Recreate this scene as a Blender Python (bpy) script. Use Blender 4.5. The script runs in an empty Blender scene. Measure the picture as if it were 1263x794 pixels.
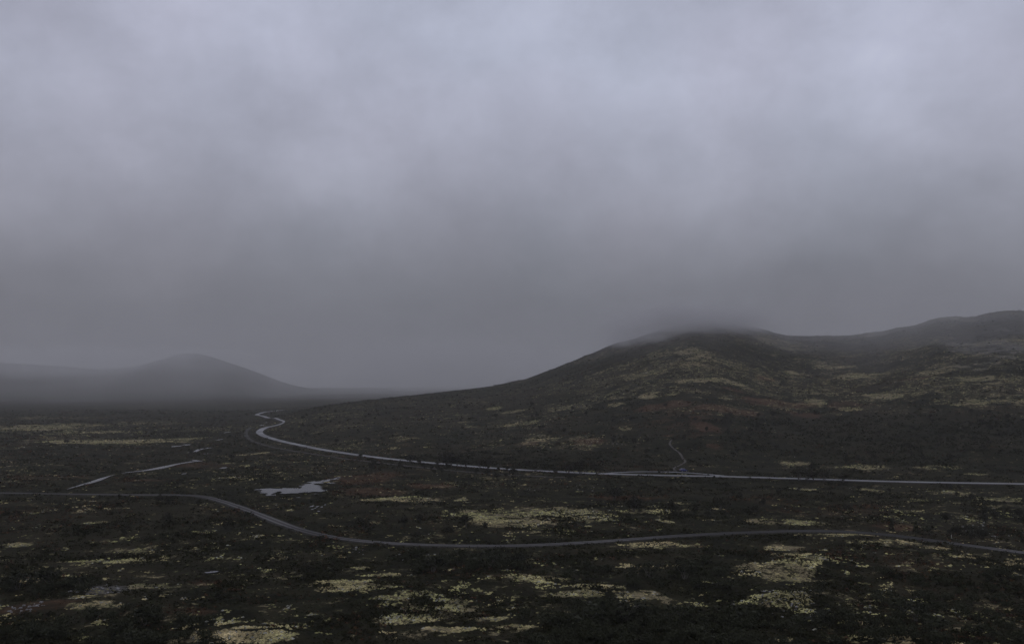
import bpy, bmesh, math, random
import numpy as np
from mathutils import Vector, Matrix

random.seed(7)
RNG = np.random.default_rng(7)
scene = bpy.context.scene
COL = scene.collection

# ------------------------------------------------------------------ camera
CAM_Z = 45.0
F = 631.5 / math.tan(math.radians(30))        # focal length in photo pixels (1263 wide)
HORIZON = 472.0                               # photo row of the horizon
PITCH = math.atan((HORIZON - 397.0) / F)
cam_d = bpy.data.cameras.new('camera')
cam = bpy.data.objects.new('camera', cam_d)
COL.objects.link(cam)
cam_d.sensor_width = 36.0
cam_d.lens = 18.0 / math.tan(math.radians(30))
cam_d.clip_start = 0.5
cam_d.clip_end = 30000.0
cam.location = (0, 0, CAM_Z)
cam.rotation_euler = (math.pi / 2 + PITCH, 0, 0)
scene.camera = cam

# ------------------------------------------------------------------ view, sampling
scene.view_settings.view_transform = 'Standard'
scene.view_settings.look = 'None'
scene.view_settings.exposure = -0.7
scene.view_settings.gamma = 1.0
scene.view_settings.use_curve_mapping = False
scene.render.engine = 'CYCLES'
cy = scene.cycles
cy.use_denoising = True
cy.max_bounces = 5
cy.diffuse_bounces = 2
cy.glossy_bounces = 2
cy.volume_bounces = 1
cy.volume_step_rate = 1.0
cy.volume_max_steps = 256

# ------------------------------------------------------------------ world: an overcast sky
SUN_ELEV, SUN_ROT = math.radians(48), math.radians(200)
world = bpy.data.worlds.new('World')
scene.world = world
world.use_nodes = True
wn, wl = world.node_tree.nodes, world.node_tree.links
wn.clear()


def nd(tree, kind, **kw):
    n = tree.nodes.new(kind)
    for k, v in kw.items():
        if k.startswith('i_'):
            n.inputs[k[2:]].default_value = v
        else:
            setattr(n, k, v)
    return n


def build_world():
    t = world.node_tree
    L = t.links.new
    out = nd(t, 'ShaderNodeOutputWorld')
    bg = nd(t, 'ShaderNodeBackground', i_Strength=0.1)
    L(bg.outputs[0], out.inputs[0])
    sky = nd(t, 'ShaderNodeTexSky', sky_type='NISHITA', sun_disc=False, sun_elevation=SUN_ELEV,
             sun_rotation=SUN_ROT, air_density=1.0, dust_density=4.0, altitude=900.0)
    tc = nd(t, 'ShaderNodeTexCoord')
    sep = nd(t, 'ShaderNodeSeparateXYZ')
    L(tc.outputs['Generated'], sep.inputs[0])
    # overcast luminance rises with elevation
    ramp = nd(t, 'ShaderNodeValToRGB')
    ramp.color_ramp.interpolation = 'B_SPLINE'
    el = ramp.color_ramp.elements
    stops = [(0.0, .116, 1.12), (.07, .132, 1.12), (.15, .250, 1.15), (.24, .40, 1.19), (.36, .485, 1.22), (.55, .50, 1.22), (1.0, .50, 1.2)]
    while len(el) < len(stops):
        el.new(0.5)
    for e, (p, v, bl) in zip(el, stops):
        e.position = p
        e.color = (v * .965, v * .995, v * bl, 1)
    L(sep.outputs[2], ramp.inputs[0])
    # cloud deck: direction projected on a flat layer, so clouds flatten towards the horizon
    zc = nd(t, 'ShaderNodeMath', operation='MAXIMUM'); zc.inputs[1].default_value = 0.0
    L(sep.outputs[2], zc.inputs[0])
    za = nd(t, 'ShaderNodeMath', operation='ADD'); za.inputs[1].default_value = 0.22
    L(zc.outputs[0], za.inputs[0])
    dx = nd(t, 'ShaderNodeMath', operation='DIVIDE'); dy = nd(t, 'ShaderNodeMath', operation='DIVIDE')
    L(sep.outputs[0], dx.inputs[0]); L(za.outputs[0], dx.inputs[1])
    L(sep.outputs[1], dy.inputs[0]); L(za.outputs[0], dy.inputs[1])
    cmb = nd(t, 'ShaderNodeCombineXYZ')
    L(dx.outputs[0], cmb.inputs[0]); L(dy.outputs[0], cmb.inputs[1])
    n1 = nd(t, 'ShaderNodeTexNoise', noise_dimensions='3D')
    n1.inputs['Scale'].default_value = 1.25; n1.inputs['Detail'].default_value = 4
    n1.inputs['Roughness'].default_value = 0.48; n1.inputs['Distortion'].default_value = 0.0
    L(cmb.outputs[0], n1.inputs['Vector'])
    # soft lumps seen on the deck's underside
    mp = nd(t, 'ShaderNodeMapping'); mp.inputs['Scale'].default_value = (1, 1, 1.25); mp.inputs['Location'].default_value = (2.3, .4, 1.1)
    L(tc.outputs['Generated'], mp.inputs[0])
    n2 = nd(t, 'ShaderNodeTexNoise')
    n2.inputs['Scale'].default_value = 3.8; n2.inputs['Detail'].default_value = 7
    n2.inputs['Roughness'].default_value = 0.55; n2.inputs['Distortion'].default_value = 0.15
    L(mp.outputs[0], n2.inputs['Vector'])
    m1 = nd(t, 'ShaderNodeMapRange'); m1.inputs[1].default_value = .3; m1.inputs[2].default_value = .7
    m1.inputs[3].default_value = .95; m1.inputs[4].default_value = 1.05
    m2 = nd(t, 'ShaderNodeMapRange'); m2.inputs[1].default_value = .3; m2.inputs[2].default_value = .7
    m2.inputs[3].default_value = .84; m2.inputs[4].default_value = 1.16
    L(n1.outputs[0], m1.inputs[0]); L(n2.outputs[0], m2.inputs[0])
    n3 = nd(t, 'ShaderNodeTexNoise')
    n3.inputs['Scale'].default_value = 11.0; n3.inputs['Detail'].default_value = 8; n3.inputs['Roughness'].default_value = .62
    L(mp.outputs[0], n3.inputs['Vector'])
    m3 = nd(t, 'ShaderNodeMapRange'); m3.inputs[1].default_value = .3; m3.inputs[2].default_value = .7
    m3.inputs[3].default_value = .93; m3.inputs[4].default_value = 1.07
    L(n3.outputs[0], m3.inputs[0])
    m23 = nd(t, 'ShaderNodeMath', operation='MULTIPLY')
    L(m2.outputs[0], m23.inputs[0]); L(m3.outputs[0], m23.inputs[1])
    mm = nd(t, 'ShaderNodeMath', operation='MULTIPLY')
    L(m1.outputs[0], mm.inputs[0]); L(m23.outputs[0], mm.inputs[1])
    # x10 because the background strength is 0.1
    m10 = nd(t, 'ShaderNodeMath', operation='MULTIPLY'); m10.inputs[1].default_value = 10.0 * 2 ** .7
    L(mm.outputs[0], m10.inputs[0])
    vs = nd(t, 'ShaderNodeVectorMath', operation='SCALE')
    L(ramp.outputs[0], vs.inputs[0]); L(m10.outputs[0], vs.inputs['Scale'])
    mix = nd(t, 'ShaderNodeMix', data_type='RGBA')
    mix.inputs[0].default_value = 0.97
    L(sky.outputs[0], mix.inputs[6]); L(vs.outputs[0], mix.inputs[7])
    # thin and thick cloud differ a little in tint
    n4 = nd(t, 'ShaderNodeTexNoise')
    n4.inputs['Scale'].default_value = 1.7; n4.inputs['Detail'].default_value = 3
    L(tc.outputs['Generated'], n4.inputs['Vector'])
    m4 = nd(t, 'ShaderNodeMapRange'); m4.inputs[1].default_value = .35; m4.inputs[2].default_value = .65
    L(n4.outputs[0], m4.inputs[0])
    tint = nd(t, 'ShaderNodeMix', data_type='RGBA')
    tint.inputs[6].default_value = (1.03, .985, 1.0, 1); tint.inputs[7].default_value = (.965, .995, 1.01, 1)
    L(m4.outputs[0], tint.inputs[0])
    tm = nd(t, 'ShaderNodeMix', data_type='RGBA', blend_type='MULTIPLY'); tm.inputs[0].default_value = 1.0
    L(mix.outputs[2], tm.inputs[6]); L(tint.outputs[2], tm.inputs[7])
    L(tm.outputs[2], bg.inputs[0])


build_world()

# ------------------------------------------------------------------ sun behind the overcast
sun_d = bpy.data.lights.new('sun', 'SUN')
sun_d.energy = 0.5
sun_d.angle = math.radians(40)
sun_d.color = (1.0, 0.97, 0.93)
sun = bpy.data.objects.new('sun', sun_d)
COL.objects.link(sun)
sun.rotation_euler = (math.pi / 2 - SUN_ELEV, 0, math.pi - SUN_ROT)


# ================================================================== helpers
def tag(o, label=None, cat=None, group=None, kind=None):
    if label: o['label'] = label
    if cat: o['category'] = cat
    if group: o['group'] = group
    if kind: o['kind'] = kind
    return o


def mesh_np(name, verts, faces, mat=None, smooth=False, colors=None, attr='Col'):
    """faces: (n,3) or (n,4) index array."""
    verts = np.ascontiguousarray(verts, dtype=np.float32)
    faces = np.ascontiguousarray(faces, dtype=np.int32)
    n, k = faces.shape
    me = bpy.data.meshes.new(name)
    me.vertices.add(len(verts)); me.vertices.foreach_set('co', verts.ravel())
    me.loops.add(n * k); me.loops.foreach_set('vertex_index', faces.ravel())
    me.polygons.add(n)
    me.polygons.foreach_set('loop_start', np.arange(0, n * k, k, dtype=np.int32))
    if smooth:
        me.polygons.foreach_set('use_smooth', np.ones(n, dtype=bool))
    if colors is not None:
        a = me.attributes.new(attr, 'FLOAT_COLOR', 'POINT')
        c = np.ones((len(verts), 4), dtype=np.float32); c[:, :3] = colors
        a.data.foreach_set('color', c.ravel())
    me.update(calc_edges=True)
    if mat: me.materials.append(mat)
    return me


def link(name, me, parent=None, loc=None):
    o = bpy.data.objects.new(name, me)
    COL.objects.link(o)
    if parent: o.parent = parent
    if loc is not None: o.location = loc
    return o


def empty(name, loc=(0, 0, 0), rz=0.0):
    o = bpy.data.objects.new(name, None)
    COL.objects.link(o)
    o.location = loc; o.rotation_euler = (0, 0, rz)
    o.empty_display_size = 0.5
    return o


def copy_tree(o, parent=None):
    c = o.copy(); COL.objects.link(c); c.parent = parent
    for ch in o.children:
        copy_tree(ch, c)
    return c


# ---- numpy value noise
def _hash(ix, iy, seed):
    h = (ix.astype(np.int64) * 374761393 + iy.astype(np.int64) * 668265263 + seed * 1442695041) & 0xFFFFFFFF
    h = ((h ^ (h >> 13)) * 1274126177) & 0xFFFFFFFF
    h = h ^ (h >> 16)
    return (h & 0xFFFF) / 65535.0


def vnoise(x, y, seed=0):
    ix, iy = np.floor(x), np.floor(y)
    fx, fy = x - ix, y - iy
    fx = fx * fx * fx * (fx * (fx * 6 - 15) + 10); fy = fy * fy * fy * (fy * (fy * 6 - 15) + 10)
    a = _hash(ix, iy, seed); b = _hash(ix + 1, iy, seed)
    c = _hash(ix, iy + 1, seed); d = _hash(ix + 1, iy + 1, seed)
    return (a * (1 - fx) + b * fx) * (1 - fy) + (c * (1 - fx) + d * fx) * fy


def fbm(x, y, wl_, octv=4, seed=0, rough=.5):
    """zero-mean, about -1..1; wl_ is the longest wavelength in metres."""
    s, amp, tot = 0.0, 1.0, 0.0
    for i in range(octv):
        k = 2 ** i / wl_
        c, sn = math.cos(i * .7), math.sin(i * .7)
        s = s + amp * (vnoise((x * c - y * sn) * k + 17.3 * i, (x * sn + y * c) * k - 9.1 * i, seed + i) * 2 - 1)
        tot += amp; amp *= rough
    return s / tot * 1.5


def sstep(a, b, x):
    t = np.clip((x - a) / (b - a), 0, 1)
    return t * t * (3 - 2 * t)


# ================================================================== terrain
ASPHALT_PX = [(1500, 601), (1400, 600), (1263, 597), (1200, 596), (1100, 594), (1000, 591), (920, 588.5), (880, 587.5),
              (840, 586.8), (800, 586), (760, 585), (720, 583.5), (680, 581.5), (640, 579.5), (600, 577), (560, 573.5),
              (520, 570), (480, 566), (440, 561), (400, 555), (370, 549), (345, 543.5), (328, 538.5), (320.5, 534.5),
              (321, 531), (328, 527.5), (338, 525.5), (346, 523.5), (352, 521.4), (353, 519.6), (345, 517.5),
              (335, 515.5), (325, 513.3), (317, 511.6), (321, 509.6), (332, 507.5), (350, 505.5)]

# hill: for each bearing (photo column) foot distance, ridge distance, skyline row
HILL = [  # column, foot distance, ridge distance, skyline row
    (285, 930, 980, 522), (320, 900, 985, 519), (340, 880, 990, 516), (360, 800, 1000, 511), (400, 640, 1040, 503.5), (450, 585, 1100, 496),
    (520, 540, 1180, 487.5), (600, 500, 1260, 478), (650, 480, 1300, 466.5), (700, 470, 1320, 448), (728, 467, 1326, 438), (757, 464, 1330, 425.5),
    (775, 463, 1330, 420), (800, 460, 1330, 411), (833, 457, 1325, 401), (861, 454, 1320, 396), (890, 451, 1340, 398), (925, 448, 1390, 404.5),
    (952, 446, 1430, 409.5), (975, 445, 1450, 414.5), (1000, 442, 1460, 416), (1050, 438, 1440, 414), (1090, 433, 1405, 410.5), (1107, 432, 1395, 404.5),
    (1126, 430, 1380, 402), (1152, 427, 1360, 393), (1165, 426, 1355, 391), (1203, 424, 1330, 390), (1219, 423, 1315, 386), (1235, 422, 1308, 384),
    (1263, 420, 1300, 384), (1320, 415, 1290, 381), (1500, 410, 1290, 375), (2200, 405, 1290, 380)]
HU, HB, HR, HS = np.array(HILL, float).T
HZ = CAM_Z + (HORIZON - HS) / F * HR
HZ[0] = 0.0; HZ[1] = 2.0


def pinterp(u, xp, fp):
    return np.interp(u, xp, fp)


def smooth_table(fp, w=14.0):
    uu = np.linspace(HU[0], HU[-1], 2400)
    v = np.interp(uu, HU, fp)
    k = int(w / (uu[1] - uu[0]))
    ker = np.hanning(2 * k + 1); ker /= ker.sum()
    vp = np.concatenate([np.full(k, v[0]), v, np.full(k, v[-1])])
    return uu, np.convolve(vp, ker, 'valid')


SU, SB = smooth_table(HB, 30)
_, SR = smooth_table(HR, 30)
_, SZ = smooth_table(HZ, 8)


def smooth_height(x, y):
    """terrain without the small hummocks"""
    x = np.asarray(x, float); y = np.asarray(y, float)
    z = fbm(x, y, 260., 2, 11) * 0.9 * sstep(100, 220, y)
    # the slope the photographer stands on (below the frame)
    z = z + 43.2 * (1 - sstep(-6, 118, y))
    # right-hand hill
    yy = np.maximum(y, 1.0)
    u = np.clip(x / yy * F + 631.5, 200, 2200)
    B = np.interp(u, SU, SB); R = np.interp(u, SU, SR); Z = np.interp(u, SU, SZ)
    Z = Z * sstep(285, 345, u)
    t = (y - B) / (R - B)
    tc = np.clip(t, 0, 1)
    p = .55 * (1 - np.cos(np.pi * tc)) / 2 + .45 * tc
    p = p * sstep(-.02, .12, t) 
    back = 1 - .75 * sstep(1.0, 2.6, t)
    h = Z * p * back
    rough = fbm(x, y, 170., 3, 31) * 6.0 * np.clip(Z / 120, 0, 1) * sstep(.15, .6, t) * (1 - .75 * sstep(.8, 1, t))
    rough = rough + fbm(x, y, 48., 3, 37) * 2.0 * np.clip(Z / 120, 0, 1) * sstep(.25, .7, t)
    z = z + np.where(t > -.02, h + rough, 0.0)
    return z


_cp, _sp = math.cos(PITCH), math.sin(PITCH)


def ray_dir(px, py):
    a, b = (px - 631.5) / F, (397.0 - py) / F
    return np.array([a, _cp - b * _sp, _sp + b * _cp])


YS = np.concatenate([np.arange(100, 700, .5), np.arange(700, 2600, 2.)])


def unproject(px, py):
    """point of the terrain seen at a photo position"""
    d = ray_dir(px, py)
    k = YS / d[1]
    z = CAM_Z + d[2] * k
    g = smooth_height(d[0] * k, YS)
    hit = np.nonzero(z <= g)[0]
    i = hit[0] if len(hit) else len(YS) - 1
    return np.array([d[0] * k[i], YS[i], g[i]])


def catmull(P, step):
    P = np.asarray(P, float)
    out = []
    n = len(P)
    for i in range(n - 1):
        p0, p1, p2, p3 = P[max(i - 1, 0)], P[i], P[i + 1], P[min(i + 2, n - 1)]
        m = max(2, int(np.linalg.norm(p2 - p1) / step))
        for s in np.arange(m) / m:
            out.append(.5 * ((2 * p1) + (-p0 + p2) * s + (2 * p0 - 5 * p1 + 4 * p2 - p3) * s * s + (-p0 + 3 * p1 - 3 * p2 + p3) * s ** 3))
    out.append(P[-1])
    return np.array(out)


def smooth_line(L, it):
    L = L.copy()
    for _ in range(it):
        L[1:-1] = .25 * L[:-2] + .5 * L[1:-1] + .25 * L[2:]
    return L


def line_from_px(pts, step=4.0, it=6):
    P = np.array([unproject(a, b)[:2] for a, b in pts])
    return smooth_line(catmull(P, step), it)


GRAVEL_PX = [(-90, 606.5), (0, 608), (60, 609), (120, 610), (180, 610.5), (225, 610.3), (250, 612), (275, 619), (300, 627.5), (325, 637), (350, 647),
             (375, 655.5), (400, 661.5), (430, 666), (470, 670), (520, 672.5), (580, 674), (640, 673.5), (700, 671), (760, 667),
             (820, 662.5), (880, 659), (940, 656.5), (1000, 655), (1050, 655.8), (1100, 660), (1150, 667), (1200, 674), (1263, 682), (1350, 694)]
TRACK_PX = [(309, 527), (304, 532), (303.5, 537), (309, 542.5), (320, 547), (334, 551), (350, 554), (380, 559), (420, 565), (470, 571),
            (520, 576.5), (560, 580.5), (600, 584), (650, 587), (700, 589)]
LAYBY_PX = [(748, 584), (775, 582.3), (810, 582.0), (840, 582.8), (870, 585), (897, 587.6)]
PATH_PX = [(834, 581.5), (831, 577.5), (840, 573), (845.5, 569), (842.5, 566), (840.5, 562), (838, 558.5), (834, 555.5), (829, 551.5), (826, 548), (827, 544), (832, 540.5)]
STREAM_PX = [(80, 604), (90, 601), (100, 598), (115, 594), (130, 588.5), (145, 584.5), (160, 582), (180, 580), (197, 577), (210, 574), (225, 571), (238, 569), (247, 568)]
STREAM2_PX = [(247, 568.6), (238, 567.2), (229, 566), (222, 565), (216, 564.2)]
STREAM3_PX = [(232, 558), (240, 557.2), (244, 554.8), (251, 553), (259, 552.2)]

asphalt = line_from_px(ASPHALT_PX, 5, 5)
gravel = line_from_px(GRAVEL_PX, 3, 8)
track = line_from_px(TRACK_PX, 5, 6)
layby = line_from_px(LAYBY_PX, 3, 4)
hpath = line_from_px(PATH_PX, 2, 2)
streams = [line_from_px(s, 3, 2) for s in (STREAM_PX, STREAM2_PX, STREAM3_PX)]

POND_PX = [(312.4, 604.6), (322, 603.5), (336.6, 602.3), (347.7, 602.6), (348.8, 603.2), (350, 602), (362, 601.5), (371, 600.5), (373, 597.5),
           (380, 595.5), (382.6, 593.5), (391, 594), (394, 592.5), (411, 589.5), (416.5, 588), (418.6, 588.5), (414, 591), (400, 595),
           (391, 597), (395, 600.5), (396.5, 603), (404, 606.5), (401, 609.3), (393, 608.2), (388.7, 609), (384, 609.8), (377.6, 608.8),
           (382, 606.8), (375.4, 606.5), (371, 608), (353, 609), (347.7, 607.8), (343, 606.6), (341, 607.5), (336.6, 609.5), (340, 611.8),
           (328.8, 611.3), (326.6, 609.5), (322, 607.5), (323, 606)]
pond = np.array([unproject(a, b)[:2] for a, b in POND_PX])
POND_C = pond.mean(0)


def ragged(P, step, amp, seed):
    out = []
    n = len(P)
    for i in range(n):
        a, b = P[i], P[(i + 1) % n]
        m = max(1, int(np.linalg.norm(b - a) / step))
        for k in range(m):
            q = a + (b - a) * k / m
            w = amp if k else amp * .4
            q = q + np.array([(float(vnoise(np.array(q[0] * .35), np.array(q[1] * .45), seed)) - .5) * 2.2, (float(vnoise(np.array(q[0] * .7), np.array(q[1] * .7), seed + 5)) - .5) * 2]) * w
            out.append(q)
    return np.array(out)


pond = ragged(pond, .9, 2.4, 3)

# small pools: photo position, half width, half height
POOLS_PX = [(261, 705.5, 6, 1.6, .3), (275, 577, 4, .8, 0), (227, 584, 2.6, .7, 0), (217, 550.3, 4.5, .9, 0), (229, 548.5, 5, .6, 0), (254, 559.5, 3, .5, 0),
            (280, 533, 2.2, .7, 0), (271, 542, 1.6, 1.0, 0), (325, 524.3, 4, .8, 0), (331, 520.8, 3, .6, 0), (408, 595.6, 5, .5, 0), (368, 613.4, 2.2, .5, 0),
            (384.8, 624.2, 2.0, .9, 0), (385, 628, 1.5, .9, 0), (391.5, 624.6, 1.9, .8, 0), (397, 625, 1.6, .6, 0), (401, 622.4, 1.2, .6, 0), (393, 630.4, 1.8, .5, 0), (389, 626.6, 1.3, .5, 0)]
pools = []
for i, (px, py, rx, ry, tilt) in enumerate(POOLS_PX):
    c = unproject(px, py)
    ax = rx * c[1] / F
    ay = (unproject(px, py - ry)[1] - unproject(px, py + ry)[1]) / 2
    ang = np.linspace(0, 2 * math.pi, 14, endpoint=False)
    rr = 1 + (RNG.random(14) - .5) * .7
    P = np.stack([c[0] + np.cos(ang) * ax * rr + np.sin(ang) * tilt * ay, c[1] + np.sin(ang) * ay * rr], 1)
    pools.append((c, P, max(ax, ay)))


def dist_line(x, y, L, pad=40.0):
    """distance of points to a polyline, 1e3 beyond its padded bounds"""
    d = np.full(x.shape, 1e3)
    lo, hi = L.min(0) - pad, L.max(0) + pad
    m = (x > lo[0]) & (x < hi[0]) & (y > lo[1]) & (y < hi[1])
    if not m.any():
        return d
    xs, ys_ = x[m], y[m]
    best = np.full(xs.shape, 1e6)
    for a, b in zip(L[:-1], L[1:]):
        v = b - a
        t = np.clip(((xs - a[0]) * v[0] + (ys_ - a[1]) * v[1]) / max(v @ v, 1e-9), 0, 1)
        q = (xs - a[0] - t * v[0]) ** 2 + (ys_ - a[1] - t * v[1]) ** 2
        np.minimum(best, q, out=best)
    d[m] = np.sqrt(best)
    return d


def in_poly(x, y, P):
    m = np.zeros(x.shape, bool)
    lo, hi = P.min(0), P.max(0)
    c = (x > lo[0]) & (x < hi[0]) & (y > lo[1]) & (y < hi[1])
    if not c.any():
        return m
    xs, ys_ = x[c], y[c]
    r = np.zeros(xs.shape, bool)
    n = len(P); j = n - 1
    for i in range(n):
        yi, yj, xi, xj = P[i, 1], P[j, 1], P[i, 0], P[j, 0]
        if yi != yj:
            r ^= ((yi > ys_) != (yj > ys_)) & (xs < (xj - xi) * (ys_ - yi) / (yj - yi) + xi)
        j = i
    m[c] = r
    return m


def thin(L, k):
    return np.concatenate([L[::k], L[-1:]])


def clearances(x, y):
    """distance to made ways, and to water"""
    r = dist_line(x, y, thin(asphalt, 3)) - 4.2
    r = np.minimum(r, dist_line(x, y, thin(gravel, 3)) - 2.3)
    r = np.minimum(r, dist_line(x, y, thin(layby, 3)) - 2.5)
    r = np.minimum(r, dist_line(x, y, thin(track, 3)) - 1.6)
    r = np.minimum(r, dist_line(x, y, thin(hpath, 2)) - .8)
    w = np.full(x.shape, 1e3)
    for s in streams:
        w = np.minimum(w, dist_line(x, y, thin(s, 2)) - 1.8)
    pc = np.concatenate([pond, pond[:1]])
    dp = dist_line(x, y, thin(pc, 2))
    dp[in_poly(x, y, pond)] = -1
    w = np.minimum(w, dp)
    for c, P, rad in pools:
        w = np.minimum(w, np.hypot(x - c[0], y - c[1]) - rad * 1.1)
    return r, w


# knolls in the foreground: photo position, half width, half depth (px), height (m)
KNOLLS = []
for (px, py, rx, ry, h) in [(985, 697, 62, 13, 1.5), (975, 738, 52, 11, 1.6), (1040, 664, 90, 8, 1.0), (490, 735, 80, 12, .8), (740, 728, 80, 9, .9),
                            (300, 785, 70, 8, .8), (110, 745, 60, 10, .7), (620, 718, 60, 8, .6)]:
    c = unproject(px, py)
    KNOLLS.append((c[0], c[1], rx * c[1] / F, (unproject(px, py - ry)[1] - unproject(px, py + ry)[1]) / 2, h))


def height(x, y, clr=None):
    x = np.asarray(x, float); y = np.asarray(y, float)
    z = smooth_height(x, y)
    if clr is None:
        clr = clearances(x, y)
    r, w = clr
    amp = np.minimum(sstep(0, 9, r), sstep(.5, 14, w))
    far = 1 + .6 * sstep(600, 1300, y)
    b = fbm(x, y, 46., 2, 51) * .75 + fbm(x, y, 13., 2, 61) * .32 * far + fbm(x, y, 3.6, 2, 71) * .13 * far
    for (cx, cyy, ax, ay, h) in KNOLLS:
        q = ((x - cx) / ax) ** 2 + ((y - cyy) / ay) ** 2
        b = b + h * np.exp(-q * 1.4)
    return z + b * amp - .28 * (1 - sstep(-.5, 1.2, w)) * (1 - .0 * amp)


# ------------------------------------------------------------------ plant cover: lichen, red heath, bare rock
# photo position, half width, half height (px), strength: turned into patches on the ground
LICHEN_PX = [
    (113, 631, 28, 4, .5), (117, 645, 20, 2, .6), (16, 672, 24, 4, .8), (140, 664, 22, 3, .6), (167, 676, 38, 4, .65), (130, 691, 66, 4, .8),
    (40, 716, 17, 3, .95), (89, 711, 17, 3, .7), (183, 709, 24, 3, .65), (194, 723, 34, 5, .75), (121, 740, 32, 6, .75), (132, 751, 30, 4, .95),
    (92, 752, 13, 4, .7), (40, 765, 13, 3, .7), (38, 780, 11, 2, .8), (81, 760, 16, 3, .6), (221, 789, 13, 2, .9), (280, 767, 15, 4, .7), (304, 776, 21, 3, .95),
    (290, 790, 70, 6, 1.0), (340, 786, 27, 5, 1.0), (280, 644, 19, 3, .5), (256, 656, 21, 3, .5), (60, 700, 50, 5, .45), (240, 676, 40, 4, .45),
    (358, 629, 6, 1.4, .95), (495, 615, 54, 3.5, .85), (568, 613, 9, 2.5, .9), (616, 636, 58, 14, .75), (465, 645, 8, 1.8, .7), (417, 649, 13, 1.6, .6),
    (441, 699, 11, 2, .9), (347, 687, 19, 4, .5), (468, 710, 32, 2, .8), (428, 718, 37, 3.5, .8), (450, 726, 44, 5.5, 1.0), (520, 735, 32, 4.5, .9),
    (490, 741, 26, 3, .9), (563, 740, 27, 3, .85), (568, 748, 27, 4.5, .9), (509, 751, 19, 2.6, .85), (503, 762, 44, 6, 1.0), (546, 775, 33, 3.5, .95),
    (600, 763, 27, 3.6, .9), (630, 773, 27, 2.2, .95), (385, 759, 8, 2, .85), (370, 710, 40, 6, .4),
    (694, 633, 80, 9, .74), (796, 631, 34, 2.6, .7), (821, 644, 13, 2.6, .8), (667, 655, 50, 4, .55), (829, 620, 22, 1.8, .7), (888, 626, 13, 1.8, .7),
    (942, 644, 31, 4.5, .8), (662, 716, 40, 5, 1.0), (721, 727, 34, 4, .9), (705, 735, 40, 3.6, .95), (769, 734, 44, 3.6, .85), (791, 729, 19, 2.6, .8),
    (777, 742, 11, 2, .85), (823, 751, 16, 3, .95), (815, 675, 58, 7, .6), (775, 697, 22, 2.6, .65), (823, 697, 44, 2.6, .6), (643, 774, 9, 2.5, 1.0),
    (870, 717, 16, 1.5, .7), (958, 706, 56, 8, .72), (998, 645, 34, 3.5, .8), (990, 604, 25, 2.4, .75), (1071, 603, 14, 2.4, .7), (1171, 607, 33, 3.4, .75),
    (1222, 617, 31, 4, .75), (1257, 616, 13, 3.5, 1.0), (1025, 661, 75, 4, .75), (963, 676, 29, 5, .7), (1090, 672, 58, 4, .72), (1157, 676, 22, 2.6, .7),
    (990, 696, 32, 11, .80), (950, 738, 44, 9, .82), (985, 746, 24, 8, .8), (1030, 750, 17, 2, .7), (1244, 750, 11, 2, .7), (1238, 763, 17, 2, .8),
    (1095, 775, 9, 2, .85), (1040, 790, 28, 4, .95), (966, 787, 13, 3, .8), (1053, 774, 11, 2, .6), (1010, 690, 60, 12, .45), (1120, 690, 70, 10, .33),
    # left plain and valley floor
    (133, 544, 115, 2.6, .8), (50, 527, 60, 5, .6), (110, 533, 60, 2.5, .55), (180, 522, 60, 3, .5), (313, 559, 20, 1.4, .8), (60, 515, 60, 2, .5), (230, 541, 30, 1.6, .6),
    (285, 571, 14, 1.0, .6), (165, 572, 12, 1.4, .5), (325, 591, 14, 1.6, .6), (440, 547, 12, 2.4, .5), (250, 530, 40, 2.0, .4),
    # hillside
    (1089, 489, 22, 6, .8), (893, 471, 38, 5, .7), (1009, 497, 13, 5, .7), (973, 460, 13, 3, .8), (1056, 466, 28, 5, .65), (1149, 459, 17, 5, .62),
    (1202, 468, 30, 5, .62), (1240, 466, 22, 5, .6), (1205, 495, 13, 3, .8), (1242, 494, 32, 3, .55), (1052, 504, 17, 3, .55), (970, 571, 27, 2.6, .65),
    (1059, 577, 34, 4.5, .7), (1152, 578, 34, 3.5, .62), (1205, 587, 13, 2.4, .8), (896, 492, 12, 2, .75), (863, 470, 27, 3, .6), (1029, 452, 34, 4, .55),
    (802, 488, 17, 4, .85), (759, 500, 11, 3, .8), (832, 485, 15, 2, .7), (800, 461, 22, 3, .6), (779, 466, 15, 2, .6), (639, 523, 22, 3, .6), (633, 507, 16, 2, .6),
    (610, 504, 11, 2, .7), (693, 503, 28, 3, .55), (773, 527, 9, 3, .6), (500, 540, 17, 4, .5), (666, 541, 24, 7, .5), (483, 553, 11, 2, .6),
    (530, 551, 9, 2, .6), (960, 480, 160, 26, .40), (1190, 478, 90, 22, .42), (770, 482, 90, 14, .38), (640, 520, 90, 12, .33), (1000, 440, 120, 10, .33), (720, 545, 50, 10, .38)]
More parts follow.
